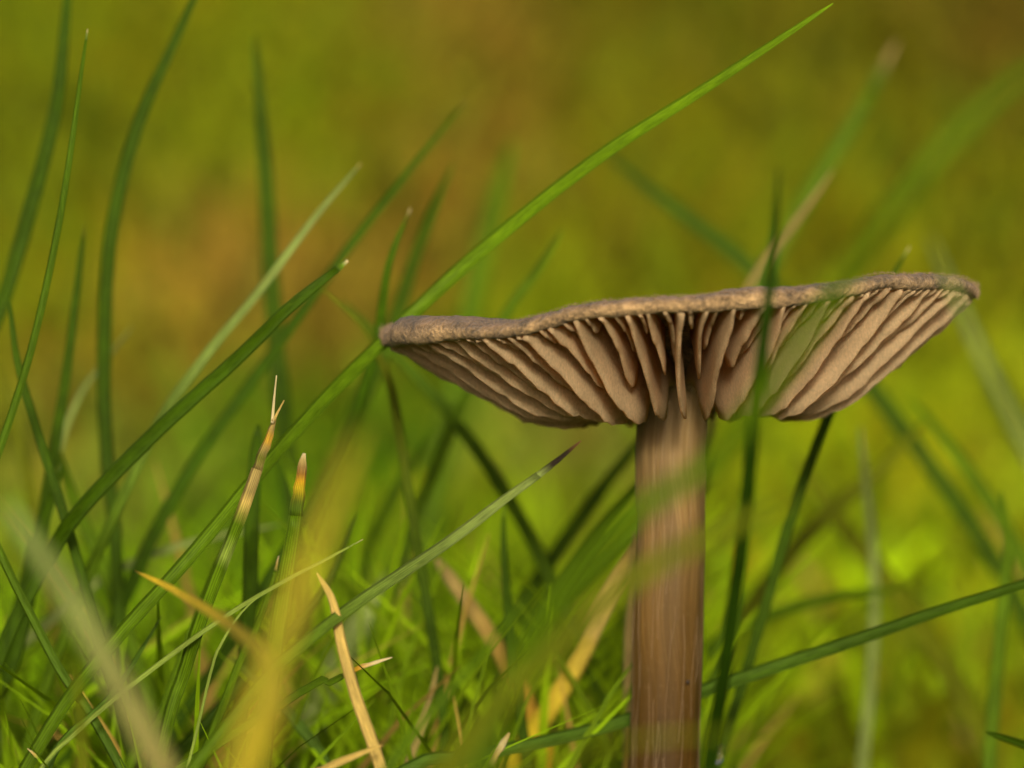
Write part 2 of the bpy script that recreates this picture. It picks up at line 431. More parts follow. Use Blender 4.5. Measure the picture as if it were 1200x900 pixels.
def build_cap():
    prof = [(.02, -.25), (.12, -.2), (.3, -.15), (.5, -.1), (.68, .05), (.8, .22), (.88, .34), (.93, .41), (.962, .42), (.982, .34), (.994, .19), (1.0, .0), (.997, -.18),
            (.988, -.34), (.974, -.45), (.956, -.46), (.93, -.40), (.88, -.40), (.75, -.62), (.55, -1.1), (.35, -1.9), (.2, -2.7), (.12, -3.4)]
    na = 260
    V = []; C = []; F = []
    for i in range(na):
        a = 2*math.pi*i/na
        rr = float(rim_r(np.array(a))); zz = float(rim_z(np.array(a)))
        for k, (f, z) in enumerate(prof):
            r = rr*f
            droop = .55*float(ang_bump(np.array(a), math.pi, R(38)))*max(0, (f-.86)/.14)**2     # the left edge rolls downwards
            th = 1+.08*math.sin(9*a+.7)+.06*math.sin(17*a)+.45*float(ang_bump(np.array(a), R(-157), R(20)))-.1*float(ang_bump(np.array(a), R(-125), R(10)))-.02-.40*float(ang_bump(np.array(a), 0., R(22)))+.12*math.sin(5*a+2)
            jz = .03*math.sin(61*a+k)+.025*math.sin(97*a+2*k)
            V.append((r*math.cos(a), r*math.sin(a), z*th+zz*f*f-droop*.5+jz))
            s = smoothstep(-.12, .42, z) if f > .9 else (1 if k < 8 else 0)
            top = np.array((.100, .055, .028)); edge = np.array((.28, .188, .090))
            mot = 1+.25*math.sin(23*a+k*1.3)*math.sin(41*a+2)
            C.append((edge*(1-s)+top*s)*mot)
    npf = len(prof)
    for i in range(na):
        j = (i+1) % na
        for k in range(npf-1):
            F.append((i*npf+k, i*npf+k+1, j*npf+k+1, j*npf+k))
    V.append((0, 0, -.26)); C.append((.155, .092, .055)); c = len(V)-1
    for i in range(na): F.append((i*npf, ((i+1) % na)*npf, c))
    o = mesh_obj('cap', V, F, M_cap, root, cols=C)
    o.matrix_local = cap_e
    tag(o, 'flat velvety brown cap with a pale wavy rim')
    return o
cap = build_cap()

def depth_profile(f):
    """lower edge of a full gill below the rim plane, f = radius / cap radius"""
    return np.interp(f, [.10, .17, .23, .27, .31, .335, .36, .40, .46, .53, .62, .73, .82, .88, .93, .965, .985],
                     [-4.0, -3.7, -3.6, -3.8, -4.3, -4.9, -5.25, -5.45, -5.35, -5.0, -4.3, -3.2, -2.25, -1.6, -1.05, -.66, -.45])

def build_gill(a0, kind, seed):
    g = random.Random(seed)
    f_in = {0: .105, 1: .52, 2: .56, 3: .80}[kind]+g.uniform(-.04, .04)*(kind > 0)
    sh = g.uniform(-.035, .03)
    dep = {0: 1.0, 1: .80, 2: .52, 3: .6}[kind]*g.uniform(.93, 1.05)*(1+.11*max(0., math.cos(a0)))
    f_out = .975
    nf, nz = (30, 6) if kind == 0 else (18, 5)
    th0 = {0: .38, 1: .34, 2: .30, 3: .28}[kind]*g.uniform(.85, 1.1)
    ph = [g.uniform(0, 6.28) for _ in range(8)]
    amp = g.uniform(.005, .013); lean = g.uniform(-.02, .02)
    V = []; U = []; C = []; F = []
    jag = [g.uniform(-.035, .035) for _ in range(nf)]
    tint = g.uniform(.92, 1.08)
    for s in (-1, 1):
        for i in range(nf):
            t = i/(nf-1)
            f = f_in+(f_out-f_in)*t**.9
            zt = float(np.interp(f, [.1, .2, .35, .55, .75, .88, 1], [-3.2, -2.55, -1.75, -.95, -.48, -.34, -.34]))
            zb = zt+(float(depth_profile(f+sh*max(0, min(1, (.8-f)/.2))))-zt)*dep
            x = (f-f_in)/(.13 if kind else .055)               # rounded inner end
            if x < 1: zb = zt+(zb-zt)*((.55 if kind == 0 else .06)+(.45 if kind == 0 else .94)*math.sqrt(max(0, 1-(1-x)**2)))
            zb += .05*math.sin(f*38+ph[0])+.045*math.sin(f*83+ph[1])+jag[i]
            zb = min(zb, zt-.08)
            for k in range(nz):
                q = k/(nz-1)
                z = zt+(zb-zt)*q
                a = a0+amp*math.sin(f*9+ph[2])*(.3+q)+lean*q*(1-f)+.003*math.sin(f*21+ph[3]+q*2)*q
                th = th0*(1-.30*q)*(1-.25*f)
                if k == nz-1: th *= .55
                r = float(rim_r(np.array(a)))*f; zz = float(rim_z(np.array(a)))*f*f
                droop = .27*float(ang_bump(np.array(a), math.pi, R(38)))*max(0, (f-.86)/.14)**2
                V.append((r*math.cos(a)-s*th/2*math.sin(a), r*math.sin(a)+s*th/2*math.cos(a), z+zz-droop))
                U.append((f*15+ph[4], q*3))
                C.append(np.array((.52, .405, .245))*tint*(1-.06*(1-q))*(1+.05*math.sin(f*30+ph[6])))
    nv = nf*nz
    for i in range(nf-1):
        for k in range(nz-1):
            a, b, c, d = i*nz+k, (i+1)*nz+k, (i+1)*nz+k+1, i*nz+k+1
            F.append((a, b, c, d)); F.append((nv+a, nv+d, nv+c, nv+b))
        a, b = i*nz+nz-1, (i+1)*nz+nz-1
        F.append((a, b, nv+b, nv+a))
        a, b = i*nz, (i+1)*nz
        F.append((b, a, nv+a, nv+b))
    for k in range(nz-1):
        F.append((k, k+1, nv+k+1, nv+k))
        b = (nf-1)*nz
        F.append((b+k+1, b+k, nv+b+k, nv+b+k+1))
    o = mesh_obj('gill', V, F, M_gill, cap, cols=C, uvs=U)
    return o

NG = 148
gr = random.Random(3)
for i in range(NG):
    a = 2*math.pi*(i+gr.uniform(-.14, .14))/NG-math.pi/2-.03
    kind = (0, 3, 1, 2)[i % 4] if gr.random() > .12 else (0, 2, 1, 3)[i % 4]
    build_gill(a, kind, 100+i)

def build_fuzz():
    V = []; F = []
    g = random.Random(8)
    for i in range(9000):
        a = g.uniform(0, 2*math.pi); q = g.random()
        f = g.choice((g.uniform(.9, 1.0), g.uniform(.96, 1.0)))
        low = g.random() < .45
        zt = .47*math.sqrt(max(0, 1-((f-.94)/.062)**2)) if f > .94 else .45
        z = zt-.02 if not low else zt*g.uniform(-.9, 1)
        rr = float(rim_r(np.array(a))); r = rr*f
        if low: r = rr*(.985+.015*math.sqrt(max(0, 1-(z/.5)**2)))
        droop = .27*float(ang_bump(np.array(a), math.pi, R(38)))*max(0, (f-.86)/.14)**2
        p = np.array((r*math.cos(a), r*math.sin(a), z+float(rim_z(np.array(a)))*f*f-droop))
        d = np.array((math.cos(a)*(.6 if low else .25)+g.gauss(0, .5), math.sin(a)*(.6 if low else .25)+g.gauss(0, .5), (.0 if low else .45)+g.gauss(0, .4)))
        d /= np.linalg.norm(d); Ln = g.uniform(.06, .20); w = g.uniform(.008, .014)
        sd = np.cross(d, (g.gauss(0, 1), g.gauss(0, 1), g.gauss(0, 1))); sd /= np.linalg.norm(sd); s2 = np.cross(d, sd)
        b = len(V); mid = p+d*Ln*.5+sd*Ln*g.uniform(-.15, .15)
        V += [p-sd*w, p+sd*w*.5+s2*w*.86, p+sd*w*.5-s2*w*.86, p+d*Ln+(mid-p-d*Ln*.5)*-1]
        F += [(b, b+1, b+3), (b+1, b+2, b+3), (b+2, b, b+3)]
    o = mesh_obj('rim_fuzz', V, F, M_fuzz, cap, smooth=False)
    tag(o, kind='stuff')
build_fuzz()

def build_stem():
    zt = AZ-1.6-foot[2]
    na, nz = 72, 90
    V = []; U = []; C = []; F = []
    pts = [world_at(778, 1100, 5), world_at(779, 900, 5), world_at(781, 760, 5), world_at(784, 620, 5), world_at(787, 520, 5), world_at(790, 440, 5)]
    for k in range(nz):
        t = k/(nz-1); z = t*zt-1.0*(1-t)
        Z = z+foot[2]
        cx = np.interp(Z, [p[2] for p in pts], [p[0] for p in pts])-foot[0]
        cy = (AY-foot[1])*min(1, t*1.5); cx += .06*math.sin(z*.31+1)+.03*math.sin(z*.83)
        rad = 1.76+.10*(1-t)+.10*math.exp(-((zt-z)/1.3))+.03*math.sin(z*.7)
        if t < .12: rad *= 1+.25*(1-t/.12)**2
        for i in range(na):
            a = 2*math.pi*i/na
            r = rad*(1+.012*math.sin(5*a+z*.05)+.010*math.sin(11*a+1+z*.07)+.006*math.sin(23*a+z*.03)+.004*math.sin(41*a))
            V.append((cx+r*math.cos(a), cy+r*math.sin(a)*.95, z))
            U.append((a*rad+.15*math.sin(z*.3)+.05*z, z))
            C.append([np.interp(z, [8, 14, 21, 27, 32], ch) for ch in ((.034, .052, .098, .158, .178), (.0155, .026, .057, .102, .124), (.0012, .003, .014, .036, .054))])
    for k in range(nz-1):
        for i in range(na):
            j = (i+1) % na
            F.append((k*na+i, k*na+j, (k+1)*na+j, (k+1)*na+i))
    F.append(tuple(range((nz-1)*na, nz*na))); F.append(tuple(reversed(range(na))))
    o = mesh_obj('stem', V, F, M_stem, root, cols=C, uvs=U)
    tag(o, 'brown fibrous stem, darker towards the ground')
    # loose silky fibrils lying on the stem
    V2 = []; F2 = []; g = random.Random(4)
    for i in range(60):
        z = g.uniform(6, zt-2); a = g.uniform(math.pi, 2*math.pi); L = g.uniform(2.5, 8.0); w = g.uniform(.003, .006)
        for q in range(5):
            zz = min(z+L*q/4, zt-.5); Z = zz+foot[2]
            cx = np.interp(Z, [p[2] for p in pts], [p[0] for p in pts])-foot[0]; cy = AY-foot[1]
            aa = a+.05*math.sin(q*1.3+i)+.02*q
            rr = 1.80+.03*math.sin(zz*.7)+(.02 if q in (1, 2, 3) else -.01)
            for da, dr in ((-w, 0), (w, 0), (0, w*1.6)):
                V2.append((cx+(rr+dr)*math.cos(aa+da), cy+(rr+dr)*.95*math.sin(aa+da), zz))
        b = len(V2)-15
        for q in range(4):
            for u, v in ((0, 1), (1, 2), (2, 0)): F2.append((b+q*3+u, b+q*3+v, b+q*3+3+v, b+q*3+3+u))
    f = mesh_obj('fibrils', V2, F2, M_fuzz, o, smooth=False); tag(f, kind='stuff')
    # little dark fleck of soil low on the stem
    p = world_at(806, 799, 3.35); V3 = []; F3 = []
    for i in range(5):
        for j in range(8):
            th = math.pi*i/4; ph = 2*math.pi*j/8
            V3.append((p[0]-foot[0]+.10*math.sin(th)*math.cos(ph), p[1]-foot[1]+.07*math.cos(th), p[2]-foot[2]+.12*math.sin(th)*math.sin(ph)*(1+.2*math.sin(j*2.1))))
    for i in range(4):
        for j in range(8): F3.append((i*8+j, i*8+(j+1) % 8, (i+1)*8+(j+1) % 8, (i+1)*8+j))
    mesh_obj('soil_fleck', V3, F3, M_soil_speck, o)
build_stem()

# ------------------------------------------------------------------ single grass blades
def spline(P, n):
    P = np.asarray(P, float)
    Q = np.vstack([2*P[0]-P[1], P, 2*P[-1]-P[-2]])
    d = np.linalg.norm(np.diff(P, axis=0), axis=1); cum = np.concatenate([[0], np.cumsum(d)])
    out = []
    for s in np.linspace(0, cum[-1], n):
        i = min(np.searchsorted(cum, s, side='right')-1, len(P)-2); t = (s-cum[i])/max(d[i], 1e-9)
        p0, p1, p2, p3 = Q[i], Q[i+1], Q[i+2], Q[i+3]
        out.append(.5*((2*p1)+(-p0+p2)*t+(2*p0-5*p1+4*p2-p3)*t*t+(-p0+3*p1-3*p2+p3)*t**3))
    return np.array(out), cum[-1]

PAL = dict(
    green=(.055, .105, .002), dark=(.026, .056, .001), blue=(.048, .095, .008), pale=(.14, .20, .03), bright=(.10, .185, .003),
    olive=(.080, .098, .002), yellow=(.36, .285, .008), orange=(.38, .22, .008), straw=(.37, .275, .075), tan=(.22, .17, .055), cream=(.48, .41, .22),
    mint=(.15, .20, .050), brown=(.12, .05, .02), black=(.015, .010, .005))
WIDTH = .73
def C3(c): return np.array(PAL[c] if isinstance(c, str) else c)

def blade_mesh(name, P, W, roll, cols, mat, parent=None, fold=.42, rag=0, seed=0, s0=0., twist=0.):
    """a folded leaf: crescent cross-section swept along P"""
    g = random.Random(seed)
    n = len(P); T = np.gradient(P, axis=0); T /= np.linalg.norm(T, axis=1)[:, None]
    ref = np.array((.05, -1, .25)); m = 7
    V = []; C = []; U = []; F = []
    acc = s0
    for i in range(n):
        if i: acc += np.linalg.norm(P[i]-P[i-1])
        t = T[i]; side = np.cross(t, ref); side /= np.linalg.norm(side); nor = np.cross(side, t)
        a = roll+twist*i/n
        sd = side*math.cos(a)+nor*math.sin(a); nr = -side*math.sin(a)+nor*math.cos(a)
        w = W[i]/2; j1 = 1+rag*g.uniform(-1, 1); j2 = 1+rag*g.uniform(-1, 1)
        for k in range(m):                                     # outer (keel) side
            u = -1+2*k/(m-1); x = u*w*(j1 if u < 0 else j2)
            V.append(P[i]+sd*x-nr*(w*fold*2*(1-abs(u)**1.6)*.75)); C.append(cols[i]*(1-.10*abs(u))); U.append((u*1.0+seed*3.7, acc, u))
        for k in range(m-2):                                   # inner side
            u = 1-2*(k+1)/(m-1); x = u*w*.9*(j1 if u < 0 else j2)
            V.append(P[i]+sd*x-nr*(w*fold*2*(1-abs(u)**1.6)*.75-w*.28*(1-abs(u)))); C.append(cols[i]*1.15); U.append((u+9+seed*3.7, acc, u))
    L = 2*m-2
    for i in range(n-1):
        for k in range(L):
            k2 = (k+1) % L
            F.append((i*L+k, i*L+k2, (i+1)*L+k2, (i+1)*L+k))
    F.append(tuple(reversed(range(L)))); F.append(tuple(range((n-1)*L, n*L)))
    return mesh_obj(name, V, F, mat, parent, cols=np.array(C), uvs=U), acc

bcount = [0]
def blade(label, pts, w, c='green', tip=None, roll=None, group=None, ctip=None, root_to=None, tipl=14, mat=None, fold=.42, blunt=False,
          tiprag=.25, name='grass_blade', cat='grass blade', rooted=True, wt=None, twist=None, spots=None):
    """pts: (px, py, depth mm) from the lowest visible point to the tip; w: width in photo pixels"""
    bcount[0] += 1; sd = bcount[0]; g = random.Random(sd*17)
    P = [world_at(*p) for p in pts]
    kpx = np.mean([(CAM_D+p[2])/CAM_D/PXMM for p in pts])
    wmm = w*kpx*WIDTH
    if rooted:
        d = P[0]-P[1]; d = d/np.linalg.norm(d)
        gz = float(ground_z(P[0][0], P[0][1]))-.8
        h = P[0][2]-gz
        if h > 1.0:
            dx = d[0]/max(-d[2], .45)*h*.45
            B = np.array((P[0][0]+dx, P[0][1]+d[1]*2, gz))
            M = P[0]*.5+B*.5+np.array((dx*.22, 0, h*.02))
            P = [B, M]+P if h > 4 else [B]+P
    nseg = max(24, min(60, len(P)*8))
    S, length = spline(P, nseg)
    # gentle sideways wander so that no edge is ruler-straight
    tt = np.linspace(0, 1, nseg)
    S[:, 0] += .05*np.sin(tt*14+sd); S[:, 2] += .05*np.sin(tt*11+sd*2.1)*tt; S[:, 1] += .25*np.sin(tt*5+sd*.7)
    prof = np.minimum(1, .72+tt*1.2)*(1-tt**(12 if blunt else 7.0))**(.5 if blunt else .65)+(.25 if blunt else .10)
    W = wmm*prof*(1+.05*np.sin(tt*9+sd))
    base = C3(c); end = C3(ctip) if ctip else base*1.12
    K = np.array([base*(1-smoothstep(.45, 1, t))+end*smoothstep(.45, 1, t) for t in tt])
    K *= (1+.16*np.sin(tt*13+sd*1.9)*np.sin(tt*31+sd))[:, None]
    for (ta, tb, cc) in (spots or []):
        ta, tb = 1-ta*kpx/length, 1-tb*kpx/length          # given in px back from the tip
        f = smoothstep(ta-.012, ta+.006, tt)*(1-smoothstep(tb-.006, tb+.012, tt))
        K = K*(1-f[:, None])+C3(cc)*f[:, None]
    roll = g.uniform(-.5, .5) if roll is None else roll
    twist = g.uniform(-.6, .6) if twist is None else twist
    mt = mat or (M_dead if c in ('straw', 'tan', 'yellow', 'orange', 'cream', 'brown') else M_grass)
    if tip:
        tipt = 1-tipl*1.35*kpx/length; k0 = tipt*(nseg-1)
        k = max(2, int(round(k0))); k = min(k, nseg-2); S[k] = S[int(k0)]*(1-(k0-int(k0)))+S[min(int(k0)+1, nseg-1)]*(k0-int(k0))
        o, acc = blade_mesh(name, S[:k+1], W[:k+1], roll, K[:k+1], mt, None, fold, .03, sd, twist=twist*k/nseg)
        S2, _ = spline(S[k:], 10) if len(S[k:]) >= 2 else (S[k:], 0)
        q = np.linspace(0, 1, 10)
        tc = np.array([K[k]]+[C3(x) for x in tip]); xs = np.linspace(0, 1, len(tc))
        K2 = np.stack([np.interp(q, xs, tc[:, ch]) for ch in range(3)], -1)
        W2 = np.interp(q, np.linspace(0, 1, len(W[k:])), W[k:])*.97
        tp, _ = blade_mesh('withered_tip', S2, W2, roll+twist*k/nseg, K2, M_dead, o, fold*.9, tiprag, sd+500, acc, twist=twist*(1-k/nseg))
    else:
        o, acc = blade_mesh(name, S, W, roll, K, mt, None, fold, .03, sd, twist=twist)
    tag(o, label, cat, group)
    return o

def thread(parent, pts, w, c):
    P = [world_at(*p) for p in pts]; S, _ = spline(P, 10)
    W = np.linspace(w, w*.35, 10)/PXMM
    return blade_mesh('split_fibre', S, W, .3, np.array([C3(c)]*10), M_dead, parent, .5, 0, 77)[0]

GL = 'grass blades left of the mushroom'; GR = 'grass blades right of the stem'; GC = 'grass blades between the left tuft and the stem'
GF = 'blurred grass blades in front of the mushroom'; GD = 'withered straw and yellow blades'

# --- left tuft, sharp
blade('long bright green blade arching from lower left past the cap to the top edge',
      [(60, 850, -1), (140, 745, -1), (220, 655, -1), (300, 558, 1), (380, 468, 4), (450, 400, 6.5), (560, 298, 7), (700, 185, 4), (830, 100, 1), (975, 5, -2)], 25, 'green', ctip='bright', roll=.55, twist=-.35, group=GL)
blade('dark green sharp blade ending in a tiny pale tip on the brown blur',
      [(0, 765, 6), (60, 650, 6), (100, 592, 5), (190, 500, 4), (280, 418, 3), (340, 360, 2), (408, 306, 2)], 19, 'dark', tip=('bright', 'cream'), tipl=12, blunt=True, roll=-.3, twist=.2, group=GL)
blade('pale green blade just above the dark sharp one, tip blurred',
      [(165, 540, 14), (230, 432, 14), (300, 345, 15), (370, 253, 16), (424, 190, 17)], 16, 'green', ctip='mint', tip=('mint', 'straw'), group=GL)
blade('mid green soft blade behind, ending below the centre top',
      [(110, 790, 24), (200, 592, 24), (300, 440, 24), (400, 300, 24), (480, 200, 25), (547, 117, 26)], 23, (.032, .072, .0015), tip=('olive', 'tan'), group=GL)
blade('slim sharp blade at far left with a cream speck at its tip',
      [(-60, 690, 1), (-30, 600, 1), (2, 515, 1), (40, 390, 1), (75, 230, 1), (102, 34, 1)], 15, (.042, .085, .002), tip=('pale', 'cream'), tipl=10, roll=.3, twist=.2, group=GL)
blade('broader soft blade leaving the frame at the top left',
      [(-90, 560, 20), (-40, 450, 20), (0, 360, 20), (30, 265, 20), (65, 130, 20), (78, 0, 20), (84, -60, 20)], 24, 'dark', group=GL)
blade('curved soft green blade bowing right as it leaves the top edge',
      [(140, 740, 22), (135, 640, 22), (124, 540, 22), (121, 430, 22), (130, 280, 22), (160, 150, 22), (205, 45, 22), (245, -40, 22)], 22, 'dark', group=GL)
blade('blurred upright dark blade standing alone against the brown patch',
      [(345, 640, 42), (332, 500, 42), (320, 350, 42), (310, 200, 42), (298, 40, 42)], 26, 'dark', group=GL)
blade('short soft upright blade between two tall ones at left',
      [(5, 780, 18), (28, 690, 18), (52, 600, 18), (68, 500, 18), (85, 380, 18), (101, 260, 18)], 18, 'dark', tip=('olive', 'olive'), group=GL)
blade('small faint mint tip poking up beside the curved left blade',
      [(60, 560, 30), (90, 470, 30), (122, 425, 30), (157, 382, 30)], 17, 'mint', group=GL)
blade('dark blade crossing down rightwards behind the slim sharp one',
      [(150, 860, 8), (112, 730, 8), (82, 628, 8), (60, 555, 8), (40, 490, 8), (22, 425, 8), (10, 345, 8)], 17, 'dark', group=GL)
blade('sharp ribbed blade running down right from the left edge',
      [(160, 930, 0), (145, 903, 0), (125, 868, 0), (100, 828, 0), (70, 786, 0), (40, 728, 0), (0, 645, 0), (-50, 530, 0)], 17, 'blue', ctip='green', roll=.5, twist=.1, group=GL)
blade('thin wiry blade rising right to a small hooked green tip',
      [(45, 905, -3), (85, 862, -3), (130, 822, -3), (200, 768, -3), (270, 718, -3), (330, 682, -3), (380, 656, -3), (424, 633, -3)], 9, 'pale', tip=('pale', 'cream'), tiprag=.5, roll=.6, group=GL)
b = blade('browned sharp blade with tan blotches and a frayed hair-like tip',
      [(195, 850, -2), (215, 790, -2), (240, 715, -3), (280, 608, -4), (300, 550, -4), (322, 490, -4)], 21, 'green', tip=('olive', 'tan', 'orange', 'tan', 'straw'), tipl=48, tiprag=.3, blunt=True, roll=.45, twist=.1,
      spots=[(98, 55, 'tan'), (118, 106, 'straw'), (180, 165, 'pale')], group=GL)
thread(b, [(319, 496, -4), (321, 470, -4), (324, 440, -4.4)], 4, 'cream'); thread(b, [(320, 494, -4), (326, 482, -4), (333, 469, -3.8)], 4, 'straw')
blade('upright sharp blade with an orange tip and a dark spot',
      [(312, 850, -1), (328, 720, -1.5), (345, 610, -2), (357, 530, -2)], 22, 'green', tip=('green', 'olive', 'yellow', 'orange', 'brown', 'straw', 'cream'), tipl=56, tiprag=.15, blunt=True, roll=.25, group=GL)
blade('short green blade ending in a small pinkish cream tip',
      [(270, 800, 1), (300, 735, 1), (318, 690, 1), (328, 652, 1)], 15, 'green', tip=('straw', 'cream'), group=GL)
blade('very dark blunt blade standing behind the browned one',
      [(285, 800, 11), (292, 690, 11), (296, 600, 11), (304, 498, 11)], 22, 'dark', blunt=True, group=GL)
blade('hair-thin pale green stalk in the left tuft',
      [(245, 800, -4), (262, 752, -4), (285, 715, -4), (312, 690, -4)], 5, 'pale', group=GL)
blade('wide dark green blade running parallel under the long bright one',
      [(190, 880, 16), (250, 785, 16), (310, 685, 16), (360, 600, 17), (405, 520, 17), (440, 410, 16), (455, 310, 15), (480, 245, 15)], 20, (.032, .072, .0015), tip=('olive', 'cream'), group=GL)
blade('soft green blade behind the pale grey tip, leaning right',
      [(290, 800, 38), (350, 640, 38), (410, 500, 38), (455, 400, 38), (490, 290, 38), (531, 190, 38)], 27, (.036, .075, .0015), group=GL)
blade('short bent olive blade whose tip points left by the dark tip',
      [(470, 520, 15), (452, 440, 15), (428, 388, 15), (400, 357, 15), (376, 336, 15)], 15, 'dark', ctip='olive', group=GL)
blade('faint olive blade at the left edge, well out of focus',
      [(60, 700, 45), (38, 590, 45), (18, 500, 45), (-5, 420, 45)], 24, 'olive', group=GL)
blade('pale grey green blade lying almost level in the left tuft',
      [(90, 700, 26), (150, 662, 26), (230, 635, 26), (330, 615, 26)], 18, 'mint', group=GL)
blade('broad blurred green blade sloping down right in the left tuft',
      [(175, 830, 22), (150, 750, 22), (118, 660, 22), (85, 580, 22), (66, 520, 22)], 24, 'green', group=GL)
blade('soft dark blade rising right through the lower left corner',
      [(-20, 860, 14), (15, 770, 14), (35, 690, 14), (52, 610, 14), (72, 545, 14)], 26, 'dark', group=GL)
blade('pale tipped short blade in the bottom left corner',
      [(70, 925, -1), (50, 895, -1), (32, 877, -1)], 12, 'bright', tip=('straw', 'cream'), group=GL)
blade('bluish blade low at left leaning right below the wiry one',
      [(40, 960, -2), (60, 892, -2), (85, 858, -1), (130, 815, 0), (190, 720, 4)], 15, 'blue', group=GL)
blade('green blade leaning steeply right under the browned blade',
      [(150, 900, 6), (190, 840, 6), (225, 740, 6), (255, 660, 6), (290, 590, 6)], 18, 'green', group=GL)
blade('dark green blade low at left leaning right above the yellow blur',
      [(190, 910, 10), (240, 850, 10), (300, 780, 11), (380, 690, 12), (420, 600, 13)], 22, 'dark', group=GL)
blade('bluish soft blade leaning left from the bottom edge',
      [(400, 960, 9), (380, 895, 9), (350, 850, 9), (310, 805, 10), (270, 770, 10)], 19, 'blue', group=GL)
blade('green blade bending right over the lower left tuft',
      [(195, 870, 3), (205, 815, 3), (222, 770, 3), (250, 700, 3), (270, 640, 3)], 15, 'green', group=GL)

# --- between tuft and stem
blade('green blade with a blackened pointed tip left of the stem',
      [(280, 830, -14), (350, 758, -12), (420, 705, -9), (520, 640, -5), (590, 587, -2), (640, 550, 0), (680, 517, 0)], 20, 'green', ctip='mint', tip=('black', 'black', 'brown'), tipl=52, tiprag=.08, roll=.5, twist=-.3, group=GC)
blade('dark soft blade arching down right from under the cap edge',
      [(730, 880, 30), (708, 820, 30), (668, 730, 30), (628, 642, 30), (582, 560, 30), (530, 490, 30), (472, 425, 30), (400, 350, 30)], 21, (.040, .078, .0015), group=GC)
blade('slim dark vertical blade below the black tipped one',
      [(618, 900, 15), (606, 800, 15), (594, 710, 15), (590, 640, 15), (592, 590, 15)], 16, 'dark', tip=('bright', 'bright'), group=GC)
blade('blurred dark blade slanting up to the stem, upper of a pair',
      [(540, 830, 36), (590, 745, 36), (650, 650, 36), (700, 580, 36), (775, 490, 36)], 27, (.040, .078, .0015), group=GC)
blade('blurred dark blade slanting up to the stem, lower of a pair',
      [(585, 800, 30), (640, 715, 30), (700, 630, 30), (780, 530, 30)], 22, (.040, .078, .0015), group=GC)
blade('short dark blurred blade under the left edge of the cap',
      [(420, 680, 46), (452, 600, 46), (485, 545, 46), (528, 480, 46)], 20, (.040, .078, .0015), group=GC)
blade('pale blue green blurred leaf patch under the cap, left of centre',
      [(395, 780, 34), (425, 730, 34), (455, 690, 34), (476, 655, 34)], 36, 'mint', blunt=True, group=GC)
blade('wide bright green blurred blade rising right beside the stem',
      [(490, 900, 55), (560, 800, 55), (640, 715, 56), (720, 640, 57), (790, 560, 58)], 40, 'bright', group=GC)
blade('broad green blurred blade low in the middle',
      [(440, 930, -34), (500, 840, -33), (560, 770, -32), (620, 700, -30)], 16, 'green', group=GC)
blade('soft green blade low beside the stem foot',
      [(640, 950, 28), (690, 880, 28), (725, 800, 28), (748, 740, 28)], 20, 'green', group=GC)
blade('blurred green tip rising above the cap left of centre',
      [(520, 520, 30), (560, 440, 30), (597, 362, 30), (630, 318, 30), (660, 268, 30)], 20, 'green', group=GC)
blade('very blurred green upright blade behind the long bright one',
      [(520, 520, 95), (545, 400, 95), (568, 290, 95), (600, 165, 95)], 44, 'green', group=GC)
blade('faint dark blurred blade sloping down to the cap from upper middle',
      [(1010, 440, 62), (930, 360, 62), (860, 297, 62), (785, 240, 62), (700, 175, 62)], 28, 'dark', group=GC)

# --- right of the stem
blade('dark blurred blade crossing in front of the cap right of the stem',
      [(832, 905, -22), (850, 770, -25), (872, 620, -28), (884, 500, -30), (894, 400, -32), (904, 300, -33), (912, 195, -34)], 22, (.011, .030, .001), group=GR, roll=.2)
blade('slim dark blade leaning right behind the cap, pale tip above it',
      [(840, 900, 17), (868, 805, 17), (903, 690, 17), (930, 600, 17), (968, 492, 17), (1010, 395, 17), (1045, 325, 17), (1066, 290, 17)], 16, 'dark', tip=('pale', 'cream'), group=GR)
blade('long green blade passing behind the stem foot to the right edge',
      [(470, 905, 4), (540, 888, 5), (640, 868, 7), (735, 843, 9), (820, 810, 9), (900, 783, 8), (1000, 750, 7), (1100, 716, 6), (1200, 685, 5), (1330, 640, 5)], 25, 'blue', ctip='dark', roll=.6, twist=-.2, group=GR)
blade('whitish green blurred blade crossing the right tip of the cap',
      [(1330, 800, -55), (1270, 660, -55), (1200, 515, -55), (1160, 430, -55), (1125, 350, -55), (1092, 275, -55)], 42, 'mint', group=GF)
blade('blurred green blade with a beige tip above the cap at right',
      [(800, 520, 75), (850, 420, 75), (895, 320, 75), (950, 225, 75), (1005, 135, 75), (1052, 48, 75)], 30, 'green', tip=('green', 'tan', 'tan'), tipl=50, group=GR)
blade('soft vertical green blade near the right edge',
      [(1158, 910, 26), (1166, 800, 26), (1178, 700, 26), (1182, 640, 26), (1172, 575, 26)], 22, 'green', group=GR)
blade('dark sharp blade tip lying low at the right edge',
      [(1330, 915, 6), (1260, 892, 6), (1200, 872, 6), (1155, 857, 6)], 17, 'dark', blunt=True, roll=.5, group=GR)
blade('olive blurred blade slanting down left below the cap',
      [(850, 770, 52), (900, 685, 52), (960, 612, 52), (1030, 550, 52), (1085, 492, 52)], 32, 'olive', group=GR)
blade('green blurred blade bending down right from below the cap tip',
      [(1240, 760, 50), (1205, 670, 50), (1160, 590, 50), (1110, 520, 50), (1070, 470, 50)], 28, 'green', group=GR)
blade('dark olive blurred blade crossing under the slanting olive one',
      [(1120, 800, 64), (1080, 735, 64), (1030, 670, 64), (975, 600, 64), (930, 530, 64)], 34, 'olive', group=GR)
blade('faint pale upright stalk right of the stem',
      [(1010, 910, 42), (1022, 780, 42), (1022, 640, 42), (1008, 500, 42)], 17, 'mint', group=GR)
blade('pale arching blurred blade above the long right-hand one',
      [(800, 830, 38), (830, 760, 38), (900, 722, 38), (980, 700, 38), (1060, 690, 38)], 24, 'green', group=GR)
